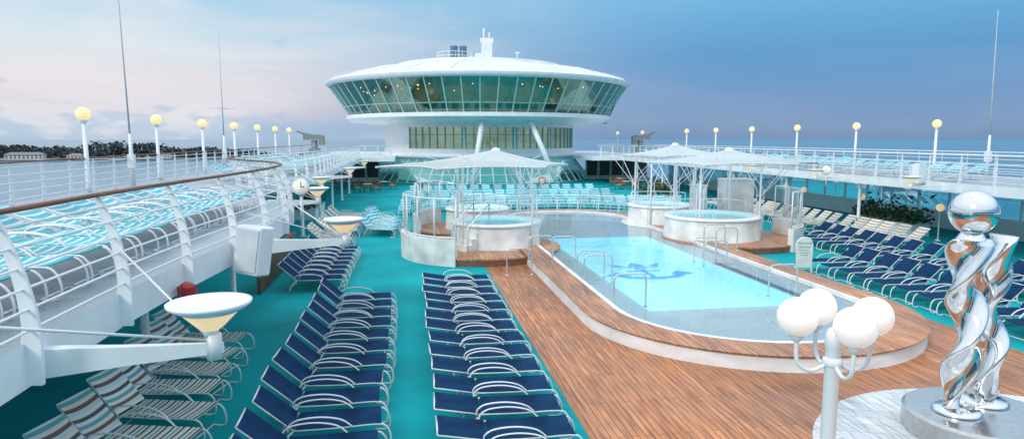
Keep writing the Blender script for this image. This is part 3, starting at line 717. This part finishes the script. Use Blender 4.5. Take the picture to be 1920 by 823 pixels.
for t in(0.28,):
    r=RB+(RT-RB)*t; z=ZB+(ZT-ZB)*t
    fr.tube([(r*math.cos(2*math.pi*i/NP),r*math.sin(2*math.pi*i/NP),z) for i in range(NP)],.03,4,closed=True)
fr.obj('window_frame',GREENF,rt)
a=2*math.pi/NP*.97
g=MB(); g.add([(RB*math.cos(q),RB*math.sin(q),ZB) for q in(0,a)]+[(RT*math.cos(q),RT*math.sin(q),ZT) for q in(a,0)],[(0,1,2,3)])
w0=g.obj('window',LGLASS,rt)
for i in range(1,NP):
    c=w0.copy(); COL.objects.link(c); c.parent=rt; c.rotation_euler=(0,0,2*math.pi*i/NP)
g=MB(); g.lathe([(0.001,7.2),(14.8,7.2)],48); g.cur=1; g.lathe([(7.5,7.2),(7.5,10.15)],24); g.cur=2; g.lathe([(0.001,10.17),(16.8,10.17)],48)
g.cur=3
for i in range(40):
    aa=R(180+i*4.6); rr_=random.choice([13.3,12.2]); g.box((rr_*math.cos(aa),rr_*math.sin(aa),7.6),(.8,0.5,.8),rz=aa)
g.cur=1
for i in range(16):
    aa=R(186+i*11.3); rr_=12 if i%2 else 9.8
    g.box((rr_*math.cos(aa),rr_*math.sin(aa),8.68),(0.4,0.4,2.94),rz=aa)
    if i%3==0: g.box((9.2*math.cos(aa),9.2*math.sin(aa),8.3),(0.1,2.2,1.5),rz=aa)
g.cur=4
for i in range(30):
    q0=R(180+i*6.1); q1=q0+R(5.0)*(1 if i%2 else -1)
    g.tube([(14.4*math.cos(q0),14.4*math.sin(q0),7.3),(16.3*math.cos(q1),16.3*math.sin(q1),10.15)],.07,4)
g.obj('interior',[mat('dark_carpet',(0.10,0.08,0.07),0.8),mat('glowing_interior_wall',(0.42,0.32,0.22),0.6,var=0.5,scale=0.8,emit=(0.9,0.6,0.35),estr=0.14),mat('glowing_lounge_ceiling',(0.30,0.34,0.32),0.6,emit=(0.5,0.75,0.65),estr=0.06),BROWN,WTUBE],rt)  # faint wall and ceiling emission stands in for lounge lighting
bl=None
for i in range(34):
    aa=R(random.uniform(182,358)); rr_=random.uniform(9.5,15.8); zz_=random.choice([10.0,9.8,9.4])
    if bl is None:
        g=MB(); g.sphere((0,0,0),0.06,8); bl=g.obj('ceiling_light',BULB,rt,loc=(rr_*math.cos(aa),rr_*math.sin(aa),zz_))
    else:
        c=bl.copy(); COL.objects.link(c); c.parent=rt; c.location=(rr_*math.cos(aa),rr_*math.sin(aa),zz_)
g=MB(); g.lathe([(11.0,6.02),(11.0,5.75)],96); g.lathe([(11.0,3.55),(11.06,3.5),(11.06,3.15),(11.4,3.0),(11.45,2.62),(11.0,2.5)],96)
g.lathe([(11.0,3.5),(11.0,5.8)],60,(0,0,0),R(-16),R(200))
for a0,a1 in((200,222),(254.5,256.5),(282,284),(305,307),(336,344)):
    g.lathe([(11.0,3.5),(11.0,5.8)],8,(0,0,0),R(a0),R(a1))
g.obj('drum_wall',WHITE,rt)
fr=MB()
for a0,a1,k in((222,254.5,7),(256.5,282,6),(284,305,5),(307,336,6)):
    for i in range(k+1):
        q=R(a0+(a1-a0)*i/k); fr.box((11.02*math.cos(q),11.02*math.sin(q),4.65),(0.12,0.10,2.2),rz=q)
    fr.lathe([(11.05,4.95),(11.05,5.02)],12,(0,0,0),R(a0),R(a1)); 
    for i in range(k):
        g=MB(); g.lathe([(10.98,3.56),(10.98,5.74)],2,(0,0,0),R(a0+(a1-a0)*(i+.03)/k),R(a0+(a1-a0)*(i+.97)/k)); g.obj('window',DGLASS,rt)
fr.obj('window_frame',mat('teal_frame',(0.10,0.34,0.32),0.4),rt)
g=MB(); g.lathe([(0.001,3.4),(10.9,3.4)],48); g.lathe([(0.001,5.95),(10.9,5.95)],48); g.lathe([(8.6,3.4),(8.6,5.9)],24,(0,0,0),R(200),R(344))
for i in range(22): 
    q=R(215+i*6); g.box((9.9*math.cos(q),9.9*math.sin(q),3.9),(.5,.5,.9),rz=q)
g.obj('inner_wall',mat('glowing_cream_wall',(0.46,0.44,0.36),0.6,var=0.6,scale=0.5,emit=(0.80,0.76,0.55),estr=0.22),rt)  # emission paints warm room light behind the drum windows
fr=MB(); k=30
for i in range(k+1):
    q=R(180+180*i/k); fr.tube([(11.0*math.cos(q),11.0*math.sin(q),2.62),(12.9*math.cos(q),12.9*math.sin(q),0.1)],.06,4)
for t in(.33,.66,1.0):
    r=11.0+1.9*t; z=2.62-2.52*t; fr.tube([(r*math.cos(R(180+180*i/60)),r*math.sin(R(180+180*i/60)),z) for i in range(61)],.05,4)
fr.obj('skirt_frame',WTUBE,rt)
for i in range(k):
    g=MB(); g.lathe([(12.88,0.1),(10.98,2.62)],2,(0,0,0),R(180+180*(i+.04)/k),R(180+180*(i+.96)/k)); g.obj('window',SGLASS,rt)
g=MB(); g.lathe([(9.6,0),(9.6,2.6)],32,(0,0,0),R(180),R(360)); g.obj('skirt_inner_wall',mat('glowing_teal_wall',(0.45,0.65,0.65),0.6,emit=(0.4,0.8,0.8),estr=0.5),rt)  # glow behind the skirt glass painted in as wall emission, no lamp there
for (x0,y0,z0),(x1,y1,z1) in(((-1.25,-14.0,6.4),(-2.3,-14.8,0)),((3.5,-13.6,6.4),(6.2,-14.4,0))):
    g=MB(); g.tube([(x0,y0,z0),(x1,y1,z1)],[.26,.26],14); g.obj('leaning_column',WHITE,rt)
g=MB()
for x in(-3.2,-2.2): g.lathe([(0.0001,1.65),(.42,1.65),(.45,1.5),(.40,1.45),(.40,0)],16,(x,-4,13.0))
g.obj('exhaust_funnel',BLUEPAINT,rt)
g=MB(); g.box((0.4,-4,14.0),(1.1,1.1,2.2)); g.box((0.4,-4,15.3),(1.4,.6,.5)); g.tube([(0.1,-4,15.3),(0.1,-4,16.6)],.1,6); g.tube([(0.7,-4,15.3),(0.7,-4,16.2)],.07,6); g.box((-.5,-4.2,13.4),(.8,.8,.9))
g.obj('mast_house',WHITE,rt)
g=MB(); g.tube([(4,-3,13.0),(4,-3,14.3)],.05,5); g.box((4,-3,14.2),(.5,.1,.1)); g.obj('wind_vane',WHITE,rt)
g=MB()
for z in(.4,.8): g.tube([(-3.2+1.9*math.cos(q*math.pi/8),-4.6+1.9*math.sin(q*math.pi/8),13.0+z) for q in range(16)],.035,4,closed=True)
for q in range(16): g.tube([(-3.2+1.9*math.cos(q*math.pi/8),-4.6+1.9*math.sin(q*math.pi/8),12.95),(-3.2+1.9*math.cos(q*math.pi/8),-4.6+1.9*math.sin(q*math.pi/8),13.8)],.03,4)
g.obj('roof_rail',WTUBE,rt)
g=MB()
for s_ in(0,.9): g.tube([(15.7,-5.0+s_,10.1),(14.0,-4.8+s_,6.3)],.07,5)
for i in range(9): t=i/8; g.tube([(15.7-1.7*t,-5.0+.2*t,10.1-3.8*t),(15.7-1.7*t,-4.1+.2*t,10.1-3.8*t)],.05,4)
g.obj('ladder',GREY,rt)

# ------------------------------------------------------------ antennas
def antenna(loc,h,label,cross=False,lean=0.0):
    rt=root('antenna_mast',loc,0,label,'antenna','whip antennas on the ship sides')
    g=MB(); g.tube([(0,0,0),(0,0,1.2),(0,0,1.9)],[.09,.07,.05],8); g.box((0,0,.9),(.22,.22,.5)); g.obj('base',WHITE,rt)
    g=MB(); g.tube([(0,0,1.9),(lean*.4,0,h*.5),(lean,0,h)],[.035,.026,.016],6)
    if cross: g.tube([(-.7,0,3.4),(.7,0,3.4)],.015,4); g.tube([(0,-.7,3.4),(0,.7,3.4)],.015,4)
    g.obj('whip',WHIP,rt)
antenna((-10.1,26.2,U),9.5,'tall thin grey whip antenna on the outboard railing',lean=-.1)
antenna((-10.1,38.8,U),7.4,'thin grey antenna with crossed arms on the railing',cross=True,lean=0)
antenna((27.1,27.1,U),7.6,'tall thin grey whip antenna on the outboard railing',lean=-.15)

for x,y,s_ in((-8.9,66,1),(25.6,70,-1)):
    rt=root('davit_crane',(x,y,U),0,'grey deck davit crane with winch machinery','crane','davit cranes')
    g=MB(); g.tube([(0,0,0),(0,0,1.6)],[.35,.28],10); g.box((0,0,.5),(1.0,.9,.7)); g.obj('base',GREY,rt)
    g=MB(); g.box((-.2*s_,0,1.9),(1.6,.7,.5)); g.tube([(0,0,1.9),(-1.6*s_,0,2.5)],[.2,.1],8); g.box((.7*s_,0,1.6),(.5,.8,.9)); g.obj('jib',GREY,rt)
rt=root('loudspeaker',(-2.48,11.0,2.72),R(-25),'white box loudspeaker bolted outside the railing','loudspeaker')
rt.rotation_euler=(R(-7),R(5),R(-25)); rt.scale=(.93,.93,.93)
g=MB(); g.prism([(-.26,-.2),(.26,-.24),(.30,.05),(.18,.24),(-.18,.24),(-.30,.05)],-.42,.42); o=g.obj('cabinet',WHITE,rt); 
bv=o.modifiers.new('b','BEVEL'); bv.width=.03; bv.segments=2
g=MB(); g.box((0,-.235,0),(.46,.02,.72),rz=R(-4)); g.obj('grille',mat('speaker_grille',(0.68,0.72,0.75),0.7,bump=0.4,bscale=120),rt)
g=MB(); g.box((-.25,.3,0),(.5,.05,.1)); g.tube([(0,.2,-.5),(0,.2,.5)],.025,6); g.obj('bracket',WTUBE,rt)
rt=root('loudspeaker',(20.9,24.2,3.1),R(20),'white box loudspeaker on the far railing','loudspeaker')
g=MB(); g.prism([(-.26,-.2),(.26,-.24),(.30,.05),(.18,.24),(-.18,.24),(-.30,.05)],-.38,.38); g.obj('cabinet',WHITE,rt)
g=MB(); g.sphere((0,0,0),.115,16,sz=1.0); g.lathe([(.125,-.05),(.125,.05)],16); tag(g.obj('alarm_bell',RED,None,(-2.95,9.15,2.5)),'dark red domed alarm bell on the fascia','bell')
for x,y,z,rz in((-2.6,16.6,3.35,R(10)),(20.3,29.3,3.0,R(-35))):
    rt=root('deck_clock',(x,y,z),rz,'round illuminated clock on a short bracket','clock','deck clocks')
    g=MB(); g.tube([(0,.07,0),(0,-.07,0)],.21,24); g.obj('case',WHITE,rt)
    g=MB(); g.tube([(0,-.071,0),(0,-.08,0)],.18,24); g.obj('dial',FACE,rt)
    g=MB(); g.box((0,-.085,.06),(.018,.006,.12)); g.box((.04,-.088,0),(.08,.006,.018))
    for i in range(12): q=math.pi*i/6; g.box((.155*math.cos(q),-.083,.155*math.sin(q)),(.012,.004,.012))
    g.obj('clock_hand',DARK,rt)
    g=MB(); g.tube([(0,0,-.2),(0,0,-.8)],.03,6); g.obj('bracket',WHITE,rt)

rt=root('globe_lamp_post',(3.88,5.35,0),R(-8),'white lamp post with four glowing opal globes on curved arms','lamp')
g=MB(); g.lathe([(0.0001,0),(.2,0),(.2,.06),(.09,.2),(.068,.4),(.068,2.58),(.078,2.60),(.078,2.70),(.045,2.76),(0.0001,2.78)],20); g.lathe([(.068,2.40),(.09,2.42),(.09,2.47),(.068,2.49)],20); g.obj('post',WHITE,rt)
for i in range(4):
    a=R(90*i); ca,sa=math.cos(a),math.sin(a)
    g=MB(); g.tube(smoothpath([(.06*ca,.06*sa,2.42),(.2*ca,.2*sa,2.36),(.33*ca,.33*sa,2.44),(.35*ca,.35*sa,2.66)],5),.02,8); g.lathe([(.03,0),(.07,.05),(.07,.07)],14,(.35*ca,.35*sa,2.64)); g.obj('arm',WHITE,rt)
    g=MB(); g.sphere((.35*ca,.35*sa,2.875),.182,28); g.obj('globe',GLOBEW,rt)

# ------------------------------------------------------------ sculpture
rt=root('sculpture',(8.62,8.35,0),0,'polished steel sculpture of two twisted columns and a ball','sculpture')
g=MB(); g.lathe([(1.05,0.012),(1.05,0.32)],64); g.lathe([(1.05,0.32),(1.0,0.36)],64); g.lathe([(1.0,0.36),(0.0001,0.362)],64); g.obj('plinth',SATIN,rt)
def twist(dx,dy,h,ph,name,a0,a1):
    g=MB(); N=150; K=40; vs=[]
    for i in range(N+1):
        t=i/N; ang=ph+t*math.pi*2.9
        a=(a0+(a1-a0)*t)*(0.93+0.07*math.cos(t*math.pi*5.8)); b_=.115+.015*t
        ox=.07*math.cos(ang*1.0+1.2); oy=.07*math.sin(ang*1.0+1.2)
        if t<.06: k=t/.06; a*=.85+.15*k; 
        if t>.97: k=(1-t)/.03; a*=.9+.1*k; b_*=.85+.15*k
        for k in range(K):
            q=2*math.pi*k/K
            x=a*math.copysign(abs(math.cos(q))**.85,math.cos(q)); y=b_*math.copysign(abs(math.sin(q))**1.1,math.sin(q))
            vs.append((dx+ox+x*math.cos(ang)-y*math.sin(ang),dy+oy+x*math.sin(ang)+y*math.cos(ang),.42+h*t))
    fs=[(i*K+k,i*K+(k+1)%K,(i+1)*K+(k+1)%K,(i+1)*K+k) for i in range(N) for k in range(K)]
    fs.append(tuple(range(K))[::-1]); fs.append(tuple(N*K+k for k in range(K)))
    g.add(vs,fs,True); g.lathe([(.34,.366),(.34,.39),(.30,.43),(.0001,.44)],32,(dx,dy,0)); return g.obj(name,CHROME,rt)
twist(-.38,.05,2.62,.2,'twisted_column',.25,.33); twist(.34,.30,2.62,1.9,'twisted_column',.21,.27)
g=MB(); g.lathe([(.20,3.03),(.13,3.14)],24,(-.38,.05,0)); g.lathe([(max(1e-4,.325*math.sin(math.pi*i/28)),-.325*math.cos(math.pi*i/28)) for i in range(29)],48,(-.38,.05,3.43)); g.obj('steel_ball',CHROME,rt)

# ------------------------------------------------------------ sign
rt=root('pool_sign',(13.0,19.7,0),R(-12),'arched pale green pool rules sign with lettering','sign')
pts=[(-.27,.25),(.27,.25),(.27,1.0)]+[(.27*math.cos(math.pi*i/10),1.0+.27*math.sin(math.pi*i/10)) for i in range(1,10)]+[(-.27,1.0)]
g=MB(); n=len(pts); g.add([(x,-.02,z) for x,z in pts]+[(x,.02,z) for x,z in pts],[tuple(range(n)),tuple(range(n,2*n))[::-1]]+[(i,(i+1)%n,n+(i+1)%n,n+i) for i in range(n)]); g.obj('board',SIGNM,rt)
g=MB(); g.tube([(x,0,z) for x,z in pts],.022,6,closed=True); g.tube([(-.27,0,.0),(-.27,0,.3)],.022,6); g.tube([(.27,0,0),(.27,0,.3)],.022,6); g.obj('frame',WTUBE,rt)
for txt,z,s_ in(('POOL RULES',1.05,.085),('NO DIVING',.92,.07),('NO RUNNING',.82,.05),('SHOWER BEFORE USE',.74,.04),('NO GLASS',.66,.05)):
    cu=bpy.data.curves.new('lettering','FONT'); cu.body=txt; cu.size=s_; cu.align_x='CENTER'; cu.extrude=.001
    to=bpy.data.objects.new('lettering_source',cu); COL.objects.link(to); bpy.context.view_layer.update()
    me=bpy.data.meshes.new_from_object(to.evaluated_get(bpy.context.evaluated_depsgraph_get()))
    bpy.data.objects.remove(to); me.materials.clear(); me.materials.append(LETT)
    o=bpy.data.objects.new('lettering',me); COL.objects.link(o); o.parent=rt; o.location=(0,-.024,z); o.rotation_euler=(R(90),0,0)

rt=root('lifebuoy',(9.9,47.9,0),R(-20),'orange lifebuoy hung on a small white stand','lifebuoy')
g=MB(); g.tube([(.25*math.cos(q*math.pi/12),0,1.45+.25*math.sin(q*math.pi/12)) for q in range(24)],.055,8,closed=True); g.obj('ring',ORANGE,rt)
g=MB(); g.tube([(0,.1,0),(0,.1,1.8)],.03,6); g.box((0,.05,1.74),(.1,.12,.04)); g.obj('stand',WHITE,rt)

rt=root('wooden_partition',(-4.35,19.6,0),0,'brown varnished low wooden partition on the teal deck','partition')
g=MB(); g.box((0,3,.5),(.1,6,.9)); g.obj('panel',BROWN,rt)
g=MB(); g.box((0,3,.98),(.2,6.1,.06)); g.obj('cap_rail',HAND,rt)

def plant(loc,lx,ly,h,n,label):
    rt=root('planter',loc,0,label,'plant','leafy planters on the deck')
    g=MB(); g.box((0,0,.28),(lx,ly,.55)); g.box((0,0,.57),(lx+.08,ly+.08,.05)); g.obj('trough',WHITE,rt)
    g=MB()
    for i in range(n):
        cx=random.uniform(-.5,.5)*lx; cy=random.uniform(-.5,.5)*ly*1.2; cz=.6+abs(random.gauss(0,.45))*h*(1-.5*abs(cx/lx*2)**2)
        d=Vector((J(1),J(1),random.uniform(.1,1))).normalized(); s_=random.uniform(.1,.26)
        e=d.cross(Vector((J(1),J(1),J(1)))).normalized()*s_*.3
        c=Vector((cx,cy,cz)); g.add([c-d*s_*.3,c+e,c+d*s_,c-e],[(0,1,2,3)])
    g.obj('foliage',LEAF,rt)
plant((23.4,28.6,0),1.2,3.6,1.0,900,'dark green leafy shrubs in a white trough planter')
plant((17.5,44,0),3.0,1.0,1.1,600,'dark green leafy shrubs in a white trough planter')
plant((-8.3,12,0),1.2,4.5,1.6,700,'tall leafy plants in a trough under the upper deck')
plant((-5.8,40,0),1.2,4.5,1.4,500,'tall leafy plants in a trough under the upper deck')

# ------------------------------------------------------------ distant shore
g=MB()
top=[(-1400,1050),(-900,900),(-640,850),(-470,840),(-330,850),(-240,880),(-150,930),(-110,1000),(-260,1080),(-500,1150),(-1400,1400)]
g.poly([(x,y) for x,y in top],-19.2); struct(g.obj('land',SAND))
g=MB()
for i in range(2600):
    t=random.random(); x=-1150+t*1020; y=880+abs(x+420)*0.14+random.uniform(0,70)
    H=random.uniform(9,14)+4*math.sin(x*.013)+3*math.sin(x*.05+1)+2*math.sin(x*.11)
    if x>-330: H*=max(.35,(-x-60)/270)
    for k in range(8):
        c=Vector((x+J(6),y+J(6),-19+H*random.uniform(.1,1)))
        s_=random.uniform(1.0,2.6); d1=Vector((J(1),J(1),J(1))).normalized()*s_; d2=d1.cross(Vector((J(1),J(1),J(1)))).normalized()*s_
        g.add([c-d1,c-d2,c+d1,c+d2],[(0,1,2,3)])
o=g.obj('far_wood',TREE); o['kind']='stuff'
def house(x,y,wd,h,nb):
    rt=root('shore_house',(x,y,-19.2),R(J(12)),'low white waterfront house with grey hipped roof','house','houses on the far shore')
    g=MB(); g.box((0,0,h/2),(wd,10,h)); g.obj('wall',HOUSEW,rt)
    g=MB(); a=wd/2+1; g.add([(-a,-6,h+.01),(a,-6,h+.01),(a,6,h+.01),(-a,6,h+.01),(-a+5,0,h+3),(a-5,0,h+3)],[(0,1,5,4),(1,2,5),(2,3,4,5),(3,0,4)]); g.obj('roof',ROOFM,rt)
    g=MB()
    for i in range(nb):
        for z in ([h*.3,h*.72] if h>5 else [h*.5]): g.box((-wd/2+wd*(i+.5)/nb,-5.04,z),(wd/nb*.5,.1,1.5))
    g.obj('window',DARK,rt)
for x,y,wd,h,nb in((-452,868,40,5.5,9),(-395,866,18,4,4),(-300,880,14,4,4)): house(x,y,wd,h,nb)

# ------------------------------------------------------------ camera
cd=bpy.data.cameras.new('camera'); cam=bpy.data.objects.new('camera',cd); COL.objects.link(cam)
cam.location=(0,0,4.5); cam.rotation_euler=(R(90-6.98),0,R(-9.04)); cd.sensor_width=36; cd.lens=22.97; cd.clip_start=.05; cd.clip_end=90000
scene.camera=cam
